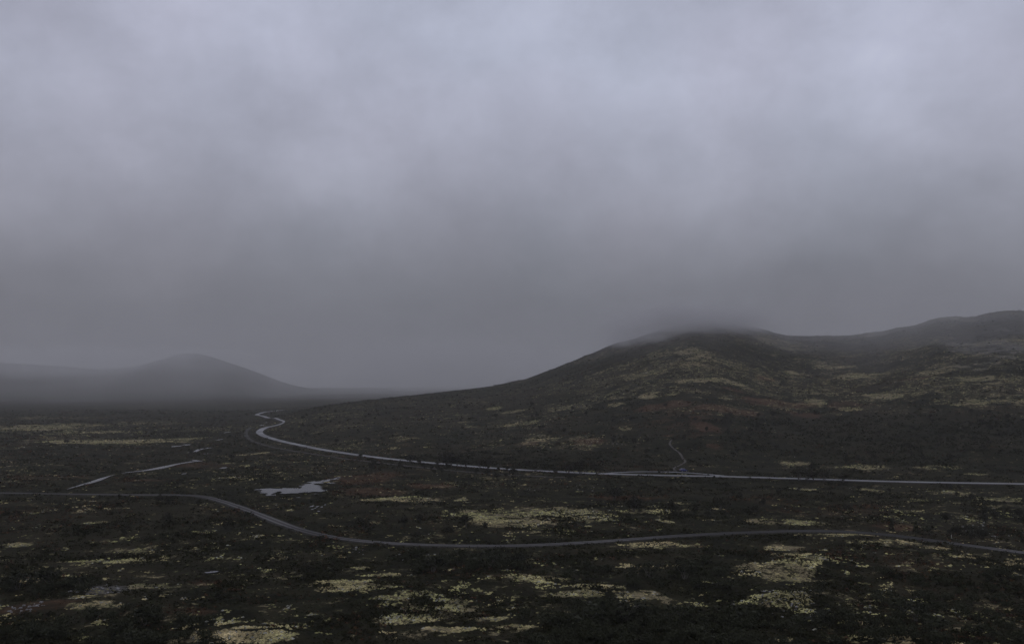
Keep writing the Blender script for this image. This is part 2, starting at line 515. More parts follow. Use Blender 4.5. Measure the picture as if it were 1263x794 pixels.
RED_PX = [(455, 590, 55, 7, .9), (455, 607, 45, 6, .9), (525, 599, 34, 2.6, 1.0), (819, 502, 38, 5, .95), (726, 545, 24, 5, .9), (660, 546, 16, 3, .7), (630, 574, 16, 2.6, .8),
          (760, 613, 46, 3.6, .9), (939, 465, 16, 3, .8), (903, 480, 13, 3, .7), (959, 497, 52, 5, 1.0), (893, 505, 44, 5, .8), (993, 510, 28, 5, .8),
          (866, 525, 18, 12, .9), (880, 552, 16, 5, 1.0), (1129, 468, 17, 3, .7), (1042, 500, 28, 5, .6), (1117, 651, 40, 4.5, 1.0), (1152, 696, 11, 4, .8),
          (1028, 689, 7, 2, .8), (1150, 726, 20, 2, .6), (942, 618, 34, 4, .6), (167, 594, 34, 3, .8), (30, 590, 70, 4, .6), (8, 621, 12, 2, .6), (245, 573, 36, 4, .75),
          (40, 750, 56, 7, .9), (230, 757, 38, 4.5, .85), (245, 719, 22, 3.6, .75), (310, 700, 9, 2, .7), (1020, 628, 90, 7, .55), (860, 515, 80, 20, .45), (100, 560, 120, 8, .35),
          (540, 655, 60, 8, .4), (870, 670, 50, 6, .4), (700, 770, 20, 3, .4), (390, 660, 40, 5, .3)]
ROCK_PX = [(1240, 428, 52, 24, 1.0), (1165, 432, 24, 5, .6), (1250, 408, 30, 6, .5), (1200, 450, 60, 8, .5), (120, 728, 34, 6, .8), (30, 752, 24, 5, .6), (700, 500, 60, 5, .25), (520, 688, 30, 2, .5), (880, 440, 120, 8, .25)]
DARK_PX = [(1120, 535, 170, 34, 1.0), (700, 568, 100, 12, .8), (830, 770, 130, 26, .9), (180, 650, 90, 14, .5), (560, 565, 70, 10, .7), (1200, 720, 90, 14, .5)]


def zones(lst):
    out = []
    for (px, py, rx, ry, s) in lst:
        if py < 560: s = min(1.0, s * 1.3)
        c = unproject(px, py)
        near, far = unproject(px, py + ry), unproject(px, py - ry)
        out.append((c[0], c[1], max(rx * c[1] / F, .5), min(max((far[1] - near[1]) / 2, .8), 160.), s))
    return out


Z_LICHEN, Z_RED, Z_ROCK, Z_DARK = zones(LICHEN_PX), zones(RED_PX), zones(ROCK_PX), zones(DARK_PX)


def zone_val(x, y, Z, warp=True, seed=91):
    v = np.zeros(x.shape)
    n1 = fbm(x, y, 22., 3, seed); n2 = fbm(x, y, 22., 3, seed + 20)
    for (cx, cyy, ax, ay, s) in Z:
        m = (np.abs(x - cx) < 2.2 * ax + 2) & (np.abs(y - cyy) < 2.2 * ay + 2)
        if not m.any():
            continue
        dx = (x[m] - cx) / ax + n1[m] * .45; dy_ = (y[m] - cyy) / ay + n2[m] * .45
        q = np.sqrt(dx * dx + dy_ * dy_)
        v[m] = np.maximum(v[m], s * (1 - sstep(.55, 1.45, q)))
    return v


def cover(x, y):
    li = zone_val(x, y, Z_LICHEN, seed=91)
    base = .27 + .20 * fbm(x, y, 60., 3, 131)
    red = np.maximum(zone_val(x, y, Z_RED, seed=95), .18 + .25 * fbm(x, y, 45., 3, 141))
    rock = zone_val(x, y, Z_ROCK, seed=99)
    dark = zone_val(x, y, Z_DARK, seed=103)
    up = sstep(700, 900, y) * (1 - sstep(1150, 1400, y)) * sstep(60, 200, x + .3 * (y - 700))
    base = base + .12 * up + .26 * up * fbm(x, y, 55., 4, 151, .65)
    li = np.maximum(li, base * (1 - dark))
    return np.clip(li, 0, .84), np.clip(red, 0, 1) * (1 - .7 * dark), np.clip(rock, 0, 1), dark


# ================================================================== materials
def principled(name, color=(.1, .1, .1), rough=.9, spec=.2, metallic=0.0):
    m = bpy.data.materials.new(name)
    m.use_nodes = True
    b = m.node_tree.nodes['Principled BSDF']
    b.inputs['Base Color'].default_value = (*color, 1)
    b.inputs['Roughness'].default_value = rough
    b.inputs['Specular IOR Level'].default_value = spec
    b.inputs['Metallic'].default_value = metallic
    return m, m.node_tree, b


def noise(t, vec, scale, detail=3, rough=.55, dist=0.0):
    n = nd(t, 'ShaderNodeTexNoise')
    n.inputs['Scale'].default_value = scale; n.inputs['Detail'].default_value = detail
    n.inputs['Roughness'].default_value = rough; n.inputs['Distortion'].default_value = dist
    t.links.new(vec, n.inputs['Vector'])
    return n.outputs[0]


def math_n(t, op, a, b=None, c=None):
    n = nd(t, 'ShaderNodeMath', operation=op)
    for i, v in enumerate((a, b, c)):
        if v is None: continue
        if hasattr(v, 'links'): t.links.new(v, n.inputs[i])
        else: n.inputs[i].default_value = v
    return n.outputs[0]


def mrange(t, v, a, b, c=0.0, d=1.0, smooth=True):
    n = nd(t, 'ShaderNodeMapRange', interpolation_type='SMOOTHSTEP' if smooth else 'LINEAR')
    t.links.new(v, n.inputs[0])
    for i, q in enumerate((a, b, c, d)): n.inputs[i + 1].default_value = q
    return n.outputs[0]


def mixc(t, fac, a, b):
    n = nd(t, 'ShaderNodeMix', data_type='RGBA')
    for idx, v in ((0, fac), (6, a), (7, b)):
        if hasattr(v, 'links'): t.links.new(v, n.inputs[idx])
        elif idx == 0: n.inputs[0].default_value = v
        else: n.inputs[idx].default_value = (*v, 1)
    return n.outputs[2]


def mat_ground():
    m, t, b = principled('heath_ground', rough=1.0, spec=.03)
    L = t.links.new
    geo = nd(t, 'ShaderNodeNewGeometry'); P = geo.outputs['Position']
    at = nd(t, 'ShaderNodeAttribute', attribute_name='cover')
    sp = nd(t, 'ShaderNodeSeparateColor'); L(at.outputs['Color'], sp.inputs[0])
    li, red, rock = sp.outputs[0], sp.outputs[1], sp.outputs[2]
    big = noise(t, P, .012, 4, .6); mid = noise(t, P, .075, 6, .68, .4); fine = noise(t, P, .5, 5, .65); vfine = noise(t, P, 2.2, 3, .6)
    base = mixc(t, mrange(t, mid, .40, .60), (.0085, .0087, .0048), (.0215, .0200, .0105))
    base = mixc(t, math_n(t, 'MULTIPLY', mrange(t, big, .46, .62), .7), base, (.0255, .0215, .0128))
    green = mixc(t, mrange(t, fine, .50, .64), base, (.0185, .0205, .0092))
    rv = math_n(t, 'ADD', math_n(t, 'MULTIPLY', red, .62), math_n(t, 'MULTIPLY', math_n(t, 'SUBTRACT', mid, .5), 1.2))
    rmask = mrange(t, math_n(t, 'ADD', rv, math_n(t, 'MULTIPLY', math_n(t, 'SUBTRACT', fine, .5), .7)), .24, .74)
    c = mixc(t, rmask, green, mixc(t, fine, (.042, .0258, .0155), (.070, .042, .0250)))
    gv = math_n(t, 'ADD', math_n(t, 'MULTIPLY', rock, .5), math_n(t, 'MULTIPLY', math_n(t, 'SUBTRACT', fine, .5), .5))
    gv = math_n(t, 'ADD', gv, math_n(t, 'MULTIPLY', math_n(t, 'SUBTRACT', mid, .5), 1.5))
    gmask = math_n(t, 'MULTIPLY', mrange(t, gv, .28, .55), .85)
    c = mixc(t, gmask, c, mixc(t, vfine, (.065, .064, .058), (.13, .126, .115)))
    m2 = noise(t, P, .21, 4, .65, .5)
    lv = math_n(t, 'ADD', math_n(t, 'MULTIPLY', li, .55), math_n(t, 'MULTIPLY', math_n(t, 'SUBTRACT', fine, .5), 1.1))
    lv = math_n(t, 'ADD', lv, math_n(t, 'MULTIPLY', math_n(t, 'SUBTRACT', mid, .5), .8))
    lv = math_n(t, 'ADD', lv, math_n(t, 'MULTIPLY', math_n(t, 'SUBTRACT', m2, .5), 1.0))
    lmask = math_n(t, 'MULTIPLY', mrange(t, lv, .28, .52), mrange(t, vfine, .36, .60, .25, 1.0))
    lc = mixc(t, mrange(t, mid, .4, .6), (.185, .176, .088), (.225, .19, .112))
    c = mixc(t, lmask, c, lc)
    L(c, b.inputs['Base Color'])
    bp = nd(t, 'ShaderNodeBump'); bp.inputs['Strength'].default_value = .9; bp.inputs['Distance'].default_value = .5
    L(math_n(t, 'ADD', fine, math_n(t, 'MULTIPLY', vfine, .5)), bp.inputs['Height']); L(bp.outputs[0], b.inputs['Normal'])
    return m


def mat_attr(name, rough=1.0, spec=.05):
    m, t, b = principled(name, rough=rough, spec=spec)
    at = nd(t, 'ShaderNodeAttribute', attribute_name='Col')
    geo = nd(t, 'ShaderNodeNewGeometry')
    n = noise(t, geo.outputs['Position'], 3.0, 2)
    hs = nd(t, 'ShaderNodeHueSaturation')
    t.links.new(at.outputs['Color'], hs.inputs['Color'])
    t.links.new(mrange(t, n, .3, .7, .7, 1.3), hs.inputs['Value'])
    t.links.new(hs.outputs[0], b.inputs['Base Color'])
    return m


def mat_noisy(name, c1, c2, scale, rough=.9, spec=.2, bump=0.0, rough2=None):
    m, t, b = principled(name, rough=rough, spec=spec)
    geo = nd(t, 'ShaderNodeNewGeometry')
    n = noise(t, geo.outputs['Position'], scale, 5, .6)
    t.links.new(mixc(t, mrange(t, n, .35, .65), c1, c2), b.inputs['Base Color'])
    if rough2 is not None:
        n2 = noise(t, geo.outputs['Position'], scale * .3, 4, .6)
        t.links.new(mrange(t, n2, .35, .65, rough, rough2), b.inputs['Roughness'])
    if bump:
        bp = nd(t, 'ShaderNodeBump'); bp.inputs['Strength'].default_value = bump; bp.inputs['Distance'].default_value = .05
        t.links.new(n, bp.inputs['Height']); t.links.new(bp.outputs[0], b.inputs['Normal'])
    return m


def mat_water():
    m, t, b = principled('still_water', (.012, .013, .014), .06, .5)
    b.inputs['IOR'].default_value = 1.333
    geo = nd(t, 'ShaderNodeNewGeometry')
    n = noise(t, geo.outputs['Position'], .8, 3)
    bp = nd(t, 'ShaderNodeBump'); bp.inputs['Strength'].default_value = .25; bp.inputs['Distance'].default_value = .05
    t.links.new(n, bp.inputs['Height']); t.links.new(bp.outputs[0], b.inputs['Normal'])
    return m


def mat_leaf(name, c1, c2):
    m, t, b = principled(name, rough=.8, spec=.15)
    info = nd(t, 'ShaderNodeObjectInfo'); geo = nd(t, 'ShaderNodeNewGeometry')
    n = noise(t, geo.outputs['Position'], 2.5, 3)
    v = math_n(t, 'ADD', math_n(t, 'MULTIPLY', info.outputs['Random'], .5), math_n(t, 'MULTIPLY', n, .7))
    t.links.new(mixc(t, mrange(t, v, .25, .85), c1, c2), b.inputs['Base Color'])
    return m


M = {
    'ground': mat_ground(),
    'heath': mat_attr('heath_leaves'),
    'lichen': mat_attr('reindeer_lichen'),
    'asphalt': mat_noisy('wet_asphalt', (.040, .040, .041), (.058, .058, .060), .12, .28, .55, 0.0, .5),
    'gravel': mat_attr('damp_gravel', .85, .10),
    'shoulder': mat_noisy('gravel_verge', (.016, .015, .012), (.034, .032, .027), .9, .9, .08, .4),
    'track': mat_noisy('track_gravel', (.018, .017, .014), (.060, .056, .05), .12, .9, .1, .3),
    'trail': mat_noisy('trail_gravel', (.03, .028, .024), (.11, .10, .09), .25, .9, .1, .3),
    'paint': mat_noisy('road_paint', (.45, .45, .44), (.62, .62, .6), 2.0, .5, .4),
    'water': mat_water(),
    'stone': mat_noisy('grey_stone', (.12, .12, .122), (.22, .215, .21), 2.2, .85, .2, .6),
    'leaf': mat_leaf('willow_leaves', (.0105, .0120, .0055), (.021, .023, .0100)),
    'leaf2': mat_leaf('birch_leaves', (.014, .0145, .009), (.028, .025, .013)),
    'bark': mat_noisy('birch_bark', (.05, .045, .04), (.13, .12, .11), 4.0, .9, .1),
    'wood': mat_noisy('weathered_wood', (.09, .085, .08), (.15, .14, .13), 3.0, .9, .1),
}


# ================================================================== the ground sheet
def build_ground():
    ys = [-120., -80., -40., 0., 30., 60., 85., 100.]
    y = 112.0
    while y < 7600:
        ys.append(y)
        y += max(.9, y * .0068)
    ys = np.array(ys)
    s = np.linspace(-1, 1, 721)
    w = np.maximum(ys, 0) * .78 + 75
    X = s[None, :] * w[:, None]
    Y = np.repeat(ys[:, None], len(s), 1)
    x, yv = X.ravel(), Y.ravel()
    z = height(x, yv)
    li, red, rock, dark = cover(x, yv)
    n, m = X.shape
    idx = np.arange(n * m).reshape(n, m)
    faces = np.stack([idx[:-1, :-1], idx[:-1, 1:], idx[1:, 1:], idx[1:, :-1]], -1).reshape(-1, 4)
    me = mesh_np('ground', np.stack([x, yv, z], 1), faces, M['ground'], True, np.stack([li, red, rock], 1), 'cover')
    o = link('ground', me)
    tag(o, 'dark moorland heath rolling from the foreground up the misty hill', 'ground', kind='structure')


build_ground()


# ---- far mountains (ridges given by bearing, distance and skyline row)
def mountain(name, label, pts, dist, depth, u0, u1, seed):
    us = np.linspace(u0, u1, 150)
    pu = np.array([p[0] for p in pts], float); pr = np.array([p[1] for p in pts], float)
    sky_row = np.interp(us, pu, pr)
    for _ in range(3):
        sky_row[1:-1] = .25 * sky_row[:-2] + .5 * sky_row[1:-1] + .25 * sky_row[2:]
    sky_row = sky_row + 1.3 * fbm(us, us * 0 + seed, 60., 4, seed)
    ts = np.linspace(0, 2, 40)
    U, T = np.meshgrid(us, ts, indexing='ij')
    D = dist + (T - 1) * depth
    X = (U - 631.5) / F * dist * (1 + (T - 1) * depth / dist * .6)
    ZR = (CAM_Z + (HORIZON - np.interp(U, us, sky_row)) / F * dist)
    prof = np.sin(np.clip(T, 0, 2) * math.pi / 2) ** 2.4
    Zz = -2 + (ZR + 2) * prof + fbm(X.ravel(), D.ravel(), 500., 4, seed).reshape(X.shape) * 14 * prof * np.abs(T - 1)
    n, m = X.shape
    idx = np.arange(n * m).reshape(n, m)
    faces = np.stack([idx[:-1, :-1], idx[1:, :-1], idx[1:, 1:], idx[:-1, 1:]], -1).reshape(-1, 4)
    V = np.stack([X.ravel(), D.ravel(), Zz.ravel()], 1)
    li, red, rock, _d = cover(V[:, 0], V[:, 1])
    me = mesh_np(name, V, faces, M['ground'], True, np.stack([li * .8, red, rock], 1), 'cover')
    tag(link(name, me), label, 'mountain', kind='structure')


mountain('mountain', 'rounded grey mountain fading into mist beyond the valley on the left',
         [(-300, 440), (-150, 444), (0, 447.5), (60, 451), (130, 455), (180, 451.5), (213, 442), (236, 436.2), (250, 437), (275, 444.5), (310, 457), (345, 471), (390, 483), (440, 489), (520, 492)],
         4000, 1900, -300, 520, 5)

# ================================================================== roads, tracks, water
def offsets(L):
    d = np.gradient(L, axis=0)
    d /= np.linalg.norm(d, axis=1)[:, None] + 1e-9
    return np.stack([-d[:, 1], d[:, 0]], 1)


def profile_z(L, it=12):
    z = smooth_height(L[:, 0], L[:, 1])
    for _ in range(it):
        z[1:-1] = .25 * z[:-2] + .5 * z[1:-1] + .25 * z[2:]
    return z


def strip(name, L, offs, lifts, mat, z=None, parent=None, width_noise=0.0, seed=0, tones=None):
    """offs: cross positions (m), lifts: height of each above the ground line"""
    nrm = offsets(L)
    if z is None: z = profile_z(L)
    n, k = len(L), len(offs)
    V = np.zeros((n, k, 3))
    wn_ = 1 + width_noise * fbm(L[:, 0], L[:, 1], 9., 3, seed)
    for j, (o, l) in enumerate(zip(offs, lifts)):
        q = L + nrm * o * wn_[:, None]
        V[:, j, :2] = q; V[:, j, 2] = z + l
    idx = np.arange(n * k).reshape(n, k)
    faces = np.stack([idx[:-1, :-1], idx[1:, :-1], idx[1:, 1:], idx[:-1, 1:]], -1).reshape(-1, 4)
    col = None
    if tones is not None:       # wheel tracks worn pale, crown and rims left dark
        T = np.repeat(np.array(tones)[None, :], n, 0)
        T = T * (1 + .9 * fbm(V[..., 0].ravel(), V[..., 1].ravel(), 70., 4, seed + 3).reshape(n, k)).clip(.3, 1.7)
        col = T.reshape(-1, 1) * np.array([1.0, .97, .93])
    me = mesh_np(name, V.reshape(-1, 3), faces[:, ::-1], mat, False, col)
    return link(name, me, parent)


za = profile_z(asphalt) + .0
road = strip('road', asphalt, [-2.8, -2.4, 0, 2.4, 2.8], [.20, .22, .25, .22, .20], M['asphalt'], za)
tag(road, 'wet asphalt road curving round the foot of the hill', 'road', kind='structure')
for sgn in (-1, 1):
    v = strip('verge', asphalt, [sgn * 2.78, sgn * 3.3, sgn * 5.6], [.196, .15, -.5], M['shoulder'], za, road, .04, 9)
    strip('edge_line', asphalt, [sgn * 2.32, sgn * 2.40], [.2260, .2240], M['paint'], za, road)
zg = profile_z(gravel)
gr = strip('gravel_road', gravel, [-1.6, -1.25, -.85, -.4, 0, .4, .85, 1.25, 1.6], [.18, .19, .19, .21, .22, .21, .19, .19, .18], M['gravel'], zg, None, .16, 4,
           [.020, .055, .085, .030, .022, .030, .060, .085, .022])
tag(gr, 'pale gravel road winding across the near moor', 'road', kind='structure')
for sgn in (-1, 1):
    strip('verge', gravel, [sgn * 1.57, sgn * 2.1, sgn * 3.8], [.175, .13, -.4], M['shoulder'], zg, gr, .06, 14)
tag(strip('old_track', track, [-1.7, 0, 1.7], [.10, .16, .10], M['track'], None, None, .12, 6), 'faint old track running below the asphalt road', 'track', kind='structure')
tag(strip('lay_by', layby, [-1.5, -1.1, 1.1, 1.5], [.2, .28, .28, .2], M['asphalt'], None, None, .05, 8), 'wet lay-by strip beside the asphalt road', 'lay-by', kind='structure')
tag(strip('footpath', hpath, [-.6, 0, .6], [.10, .13, .10], M['trail'], smooth_height(hpath[:, 0], hpath[:, 1]), None, .25, 7), 'zigzag trail climbing the hill from the lay-by', 'path', kind='structure')


def sheet(name, P, z, mat, label, cat):
    bm = bmesh.new()
    vs = [bm.verts.new((p[0], p[1], z)) for p in P]
    es = [bm.edges.new((vs[i], vs[(i + 1) % len(vs)])) for i in range(len(vs))]
    bmesh.ops.triangle_fill(bm, edges=es, use_beauty=True)
    for f in bm.faces:
        if f.normal.z < 0: f.normal_flip()
    me = bpy.data.meshes.new(name); bm.to_mesh(me); bm.free()
    me.materials.append(mat)
    return tag(link(name, me), label, cat, kind='structure')


pz = float(np.median(smooth_height(pond[:, 0], pond[:, 1])))
sheet('pond', pond, pz + .12, M['water'], 'ragged grey pond left of the red heath', 'pond')
for sname, L, lab in (('stream', streams[0], 'narrow grey stream crossing the left valley floor'),
                      ('stream', streams[1], 'short stream arm joining at the bend'),
                      ('stream', streams[2], 'upper bend of the stream farther up the valley')):
    n = len(L)
    w_ = 1.15 + 1.5 * fbm(L[:, 0], L[:, 1], 32., 3, 44)
    w_ = np.maximum(w_ * 1.1 - .34, .0)
    nr = offsets(L); z = profile_z(L, 4) + .06
    V = np.concatenate([np.c_[L + nr * w_[:, None], z], np.c_[L - nr * w_[:, None] * 1.1, z]])
    i = np.arange(n - 1)
    i = i[np.minimum(w_[:-1], w_[1:]) > .2]
    me = mesh_np(sname, V, np.stack([i, i + n, i + n + 1, i + 1], 1), M['water'])
    tag(link(sname, me), lab, 'stream', kind='structure')
for c, P, rad in pools:
    sheet('pool', P, float(smooth_height(c[0], c[1])) + .05, M['water'], 'small pool of grey water in the heath', 'pool')


# ================================================================== heath cover (uncountable): leafy clumps and lichen pads
def scatter(n, y0, y1, seed, power=1.0):
    g = np.random.default_rng(seed)
    t = g.random(n) ** power
    y = y0 * (y1 / y0) ** t
    x = (g.random(n) * 2 - 1) * (y * .66 + 12)
    return x, y, g


def heath():
    x, y, g = scatter(190000, 135, 1500, 21, 1.15)
    clr = clearances(x, y)
    li, red, rock, dark = cover(x, y)
    keep = (clr[0] > -.35) & (clr[1] > .35)
    nz = fbm(x, y, 9., 3, 201)
    dens = np.clip(.62 + .55 * nz - .6 * np.clip(li - .35, 0, 1) * 1.2 - .6 * rock + .4 * dark, .03, 1)
    keep &= g.random(len(x)) < dens
    x, y = x[keep], y[keep]
    li, red, rock, dark, nz = li[keep], red[keep], rock[keep], dark[keep], nz[keep]
    z = height(x, y, (clr[0][keep], clr[1][keep]))
    n = len(x)
    tall = .45 + .55 * np.clip(nz + .4, 0, 1.3) + .5 * dark
    size = (.28 + .4 * g.random(n) ** 1.5) * tall * (1 + y / 650.)
    K = 8
    # colours
    rm = (np.clip(red * 1.15 - .12, 0, 1) > g.random(n))
    hue = g.random((n, 1))
    olive = np.array([.0125, .0150, .0058]) * (1 - hue) + np.array([.0200, .0178, .0085]) * hue
    rust = np.array([.046, .0225, .0140]) * (1 - hue) + np.array([.066, .038, .020]) * hue
    col = np.where(rm[:, None], rust, olive) * (.7 + .6 * g.random((n, 1)))
    # K leaf-spray triangles spread through a low dome
    cen = g.normal(size=(n, K, 3)); cen /= np.linalg.norm(cen, axis=2, keepdims=True)
    cen *= (g.random((n, K, 1)) ** .5)
    cen[:, :, 2] = np.abs(cen[:, :, 2]) * .75
    cen *= size[:, None, None]
    tri = g.normal(size=(n, K, 3, 3)) * (size * .36)[:, None, None, None]
    tri[..., 2] *= .8
    V = cen[:, :, None, :] + tri
    V += np.stack([x, y, z], 1)[:, None, None, :]
    cv = np.repeat(col, K * 3, axis=0) * (.75 + .5 * np.repeat(g.random((n * K, 1)), 3, axis=0))
    V = V.reshape(-1, 3)
    me = mesh_np('heather', V, np.arange(len(V)).reshape(-1, 3), M['heath'], False, cv)
    tag(link('heather', me), 'dark olive and rust dwarf shrubs covering the moor', 'heather', kind='stuff')


def lichen():
    x, y, g = scatter(560000, 135, 1000, 22, 1.1)
    li, red, rock, dark = cover(x, y)
    nb = fbm(x, y, 7.5, 3, 211, .6); ns = fbm(x, y, 2.6, 3, 215, .6)
    p = sstep(.0, .34, (li - .56) * .95 + nb * .30 + ns * .42)
    p = np.maximum(p, .05 * sstep(.3, .6, li))
    tone = np.clip(.82 + .45 * fbm(x, y, 4.2, 3, 231) + .3 * (p - .5), .3, 1.4)
    keep = (g.random(len(x)) < p)
    x, y, tone = x[keep], y[keep], tone[keep]
    clr = clearances(x, y)
    k2 = (clr[0] > .3) & (clr[1] > .4)
    x, y, tone = x[k2], y[k2], tone[k2]
    z = height(x, y, (clr[0][k2], clr[1][k2]))
    n = len(x)
    size = (.13 + .27 * g.random(n) ** 2) * (1 + y / 700.)
    S = 6
    a = np.linspace(0, 2 * math.pi, S, endpoint=False)[None, :] + g.random((n, 1)) * 6
    r = size[:, None] * (.7 + .6 * g.random((n, S)))
    V = np.zeros((n, S + 1, 3))
    V[:, 0, 0] = x; V[:, 0, 1] = y; V[:, 0, 2] = z + .06 + size * (.18 + .25 * g.random(n))
    V[:, 1:, 0] = x[:, None] + np.cos(a) * r; V[:, 1:, 1] = y[:, None] + np.sin(a) * r
    V[:, 1:, 2] = z[:, None] - .04
    i = np.arange(n) * (S + 1)
    F_ = np.stack([np.stack([i, i + 1 + k, i + 1 + (k + 1) % S], 1) for k in range(S)], 1).reshape(-1, 3)
    hue = np.clip(.36 + .8 * fbm(x, y, 18., 2, 221)[:, None] + .35 * (g.random((n, 1)) - .5), 0, 1)
    col = np.array([.262, .252, .112]) * (1 - hue) + np.array([.315, .258, .138]) * hue
    grey = (g.random((n, 1)) < .07 + .2 * np.clip(fbm(x, y, 26., 2, 241)[:, None], 0, 1))
    col = np.where(grey, np.array([.20, .20, .17]), col) * (.7 + .6 * g.random((n, 1))) * tone[:, None]
    me = mesh_np('lichen', V.reshape(-1, 3), F_, M['lichen'], False, np.repeat(col, S + 1, axis=0))
    tag(link('lichen', me), 'pale yellow green reindeer lichen mats between the shrubs', 'lichen', kind='stuff')


heath()
lichen()


# ================================================================== bushes one can pick out
def tube(bm, pts, radii, seg=5):
    rings = []
    for i, (p, r) in enumerate(zip(pts, radii)):
        p = Vector(p)
        d = (Vector(pts[min(i + 1, len(pts) - 1)]) - Vector(pts[max(i - 1, 0)])).normalized()
        q = d.to_track_quat('Z', 'Y')
        rings.append([bm.verts.new(p + q @ Vector((math.cos(2 * math.pi * k / seg) * r, math.sin(2 * math.pi * k / seg) * r, 0))) for k in range(seg)])
    for a, b in zip(rings[:-1], rings[1:]):
        for k in range(seg):
            bm.faces.new((a[k], a[(k + 1) % seg], b[(k + 1) % seg], b[k]))
    bm.faces.new(rings[-1])


def bush_meshes(seed, h, w, leaves, mat, conical=False):
    rs = random.Random(seed); g = np.random.default_rng(seed)
    bm = bmesh.new()
    tips = []
    ns = 1 if conical else rs.randint(4, 6)
    for s in range(ns):
        a = rs.random() * 6.28; lean = 0 if conical else rs.uniform(.15, .42) * w
        top = (math.cos(a) * lean, math.sin(a) * lean, h * (.93 if conical else rs.uniform(.6, .92)))
        mid = (top[0] * .45 + rs.uniform(-.06, .06), top[1] * .45 + rs.uniform(-.06, .06), top[2] * .5)
        tube(bm, [(top[0] * .08, top[1] * .08, -.25), mid, top], [.055, .038, .012])
        tips.append(top)
        for b in range(3 if not conical else 7):
            t_ = rs.uniform(.35, .85)
            p0 = [mid[i] * (1 - t_) + top[i] * t_ for i in range(3)]
            aa = rs.random() * 6.28; ln = w * (.28 if not conical else .42 * (1 - t_ * .8))
            p1 = (p0[0] + math.cos(aa) * ln, p0[1] + math.sin(aa) * ln, p0[2] + ln * rs.uniform(.1, .7))
            tube(bm, [p0, p1], [.02, .006], 4)
            tips.append(p1)
    stem = bpy.data.meshes.new('stem'); bm.to_mesh(stem); bm.free(); stem.materials.append(M['bark'])
    V = []
    T = np.array(tips)
    for i in range(leaves):
        if conical:
            t_ = rs.random() ** 1.5
            r = w * .5 * (1 - t_) ** .9 * (.5 + .5 * rs.random()); a = rs.random() * 6.28
            c = np.array([math.cos(a) * r, math.sin(a) * r, h * (.06 + .94 * t_)])
        else:
            tp = T[rs.randrange(len(T))]
            c = tp + g.normal(size=3) * np.array([w * .17, w * .17, h * .14])
            c[2] = max(c[2], .08)
        V.append(c + g.normal(size=(3, 3)) * .17)
    V = np.concatenate(V)
    fol = mesh_np('foliage', V, np.arange(len(V)).reshape(-1, 3), mat)
    return stem, fol


def make_bush(name, meshes, label, group):
    o = empty(name)
    tag(o, label, 'bush', group)
    link('stem', meshes[0], o); link('foliage', meshes[1], o)
    return o


def ground_z(x, y):
    return float(height(np.array([x]), np.array([y]))[0])


def clear_of_ways(x, y, m=.6):
    r, w = clearances(np.array([x]), np.array([y]))
    return r[0] > m and w[0] > m


willow = [bush_meshes(100 + i, 1.9, 2.6, 230, M['leaf']) for i in range(5)]
birch = [bush_meshes(200 + i, 2.6, 2.0, 420, M['leaf2']) for i in range(4)]
juniper = [bush_meshes(300 + i, 2.9, 1.7, 230, M['leaf'], True) for i in range(2)]

def thicket(areas, protos, size, seed):
    """dense scrub nobody could count: one mesh of many bushes"""
    rs = random.Random(seed)
    arr = []
    for st, fo in protos:
        vs, fs = [], []
        off = 0
        for me in (st, fo):
            me.calc_loop_triangles()
            v = np.zeros(len(me.vertices) * 3); me.vertices.foreach_get('co', v); vs.append(v.reshape(-1, 3))
            f = np.zeros(len(me.loop_triangles) * 3, dtype=np.int32); me.loop_triangles.foreach_get('vertices', f); fs.append(f.reshape(-1, 3) + off)
            off += len(vs[-1])
        arr.append((np.concatenate(vs), np.concatenate(fs)))
    P = []
    for (x0, x1, y0, y1, cnt) in areas:
        for _ in range(cnt):
            P.append(unproject(rs.uniform(x0, x1), rs.uniform(y0, y1)))
    P = np.array(P)
    clr = clearances(P[:, 0], P[:, 1])
    z = height(P[:, 0], P[:, 1], clr)
    V, Fc, off = [], [], 0
    for i in range(len(P)):
        if clr[0][i] < .8 or clr[1][i] < .8: continue
        v, f = rs.choice(arr)
        s_ = rs.uniform(*size); a = rs.random() * 6.28
        c, sn = math.cos(a), math.sin(a)
        q = v * np.array([s_ * rs.uniform(.9, 1.3), s_ * rs.uniform(.9, 1.3), s_])
        q = np.stack([q[:, 0] * c - q[:, 1] * sn + P[i, 0], q[:, 0] * sn + q[:, 1] * c + P[i, 1], q[:, 2] + z[i] - .05], 1)
        V.append(q); Fc.append(f + off); off += len(q)
    return np.concatenate(V), np.concatenate(Fc)


v_, f_ = thicket([(690, 935, 757, 800, 100), (640, 700, 765, 800, 14), (700, 860, 745, 757, 14), (1060, 1263, 740, 800, 60), (900, 1060, 757, 800, 24), (1010, 1263, 705, 740, 22),
                  (50, 120, 722, 740, 12), (100, 270, 755, 800, 40), (0, 60, 722, 735, 8), (0, 90, 770, 800, 14), (500, 660, 684, 712, 30), (670, 870, 700, 725, 26),
                  (330, 640, 685, 705, 18), (850, 930, 690, 725, 10)], willow, (.5, 1.15), 61)
tag(link('willow_scrub', mesh_np('willow_scrub', v_, f_, M['leaf'])), 'dense dark willow scrub spread over the foreground', 'scrub', kind='stuff')
v_, f_ = thicket([(520, 720, 574, 592, 34), (430, 540, 564, 580, 14), (400, 900, 500, 562, 60), (900, 1263, 505, 580, 90), (350, 480, 510, 550, 24), (60, 330, 615, 660, 10),
                  (430, 600, 640, 668, 8), (830, 960, 610, 650, 8), (1160, 1263, 640, 672, 12), (0, 300, 545, 602, 10), (700, 1263, 598, 640, 14)], birch, (.5, 1.25), 62)
tag(link('birch_scrub', mesh_np('birch_scrub', v_, f_, M['leaf2'])), 'loose dark birch scrub on hillside and valley floor', 'scrub', kind='stuff')


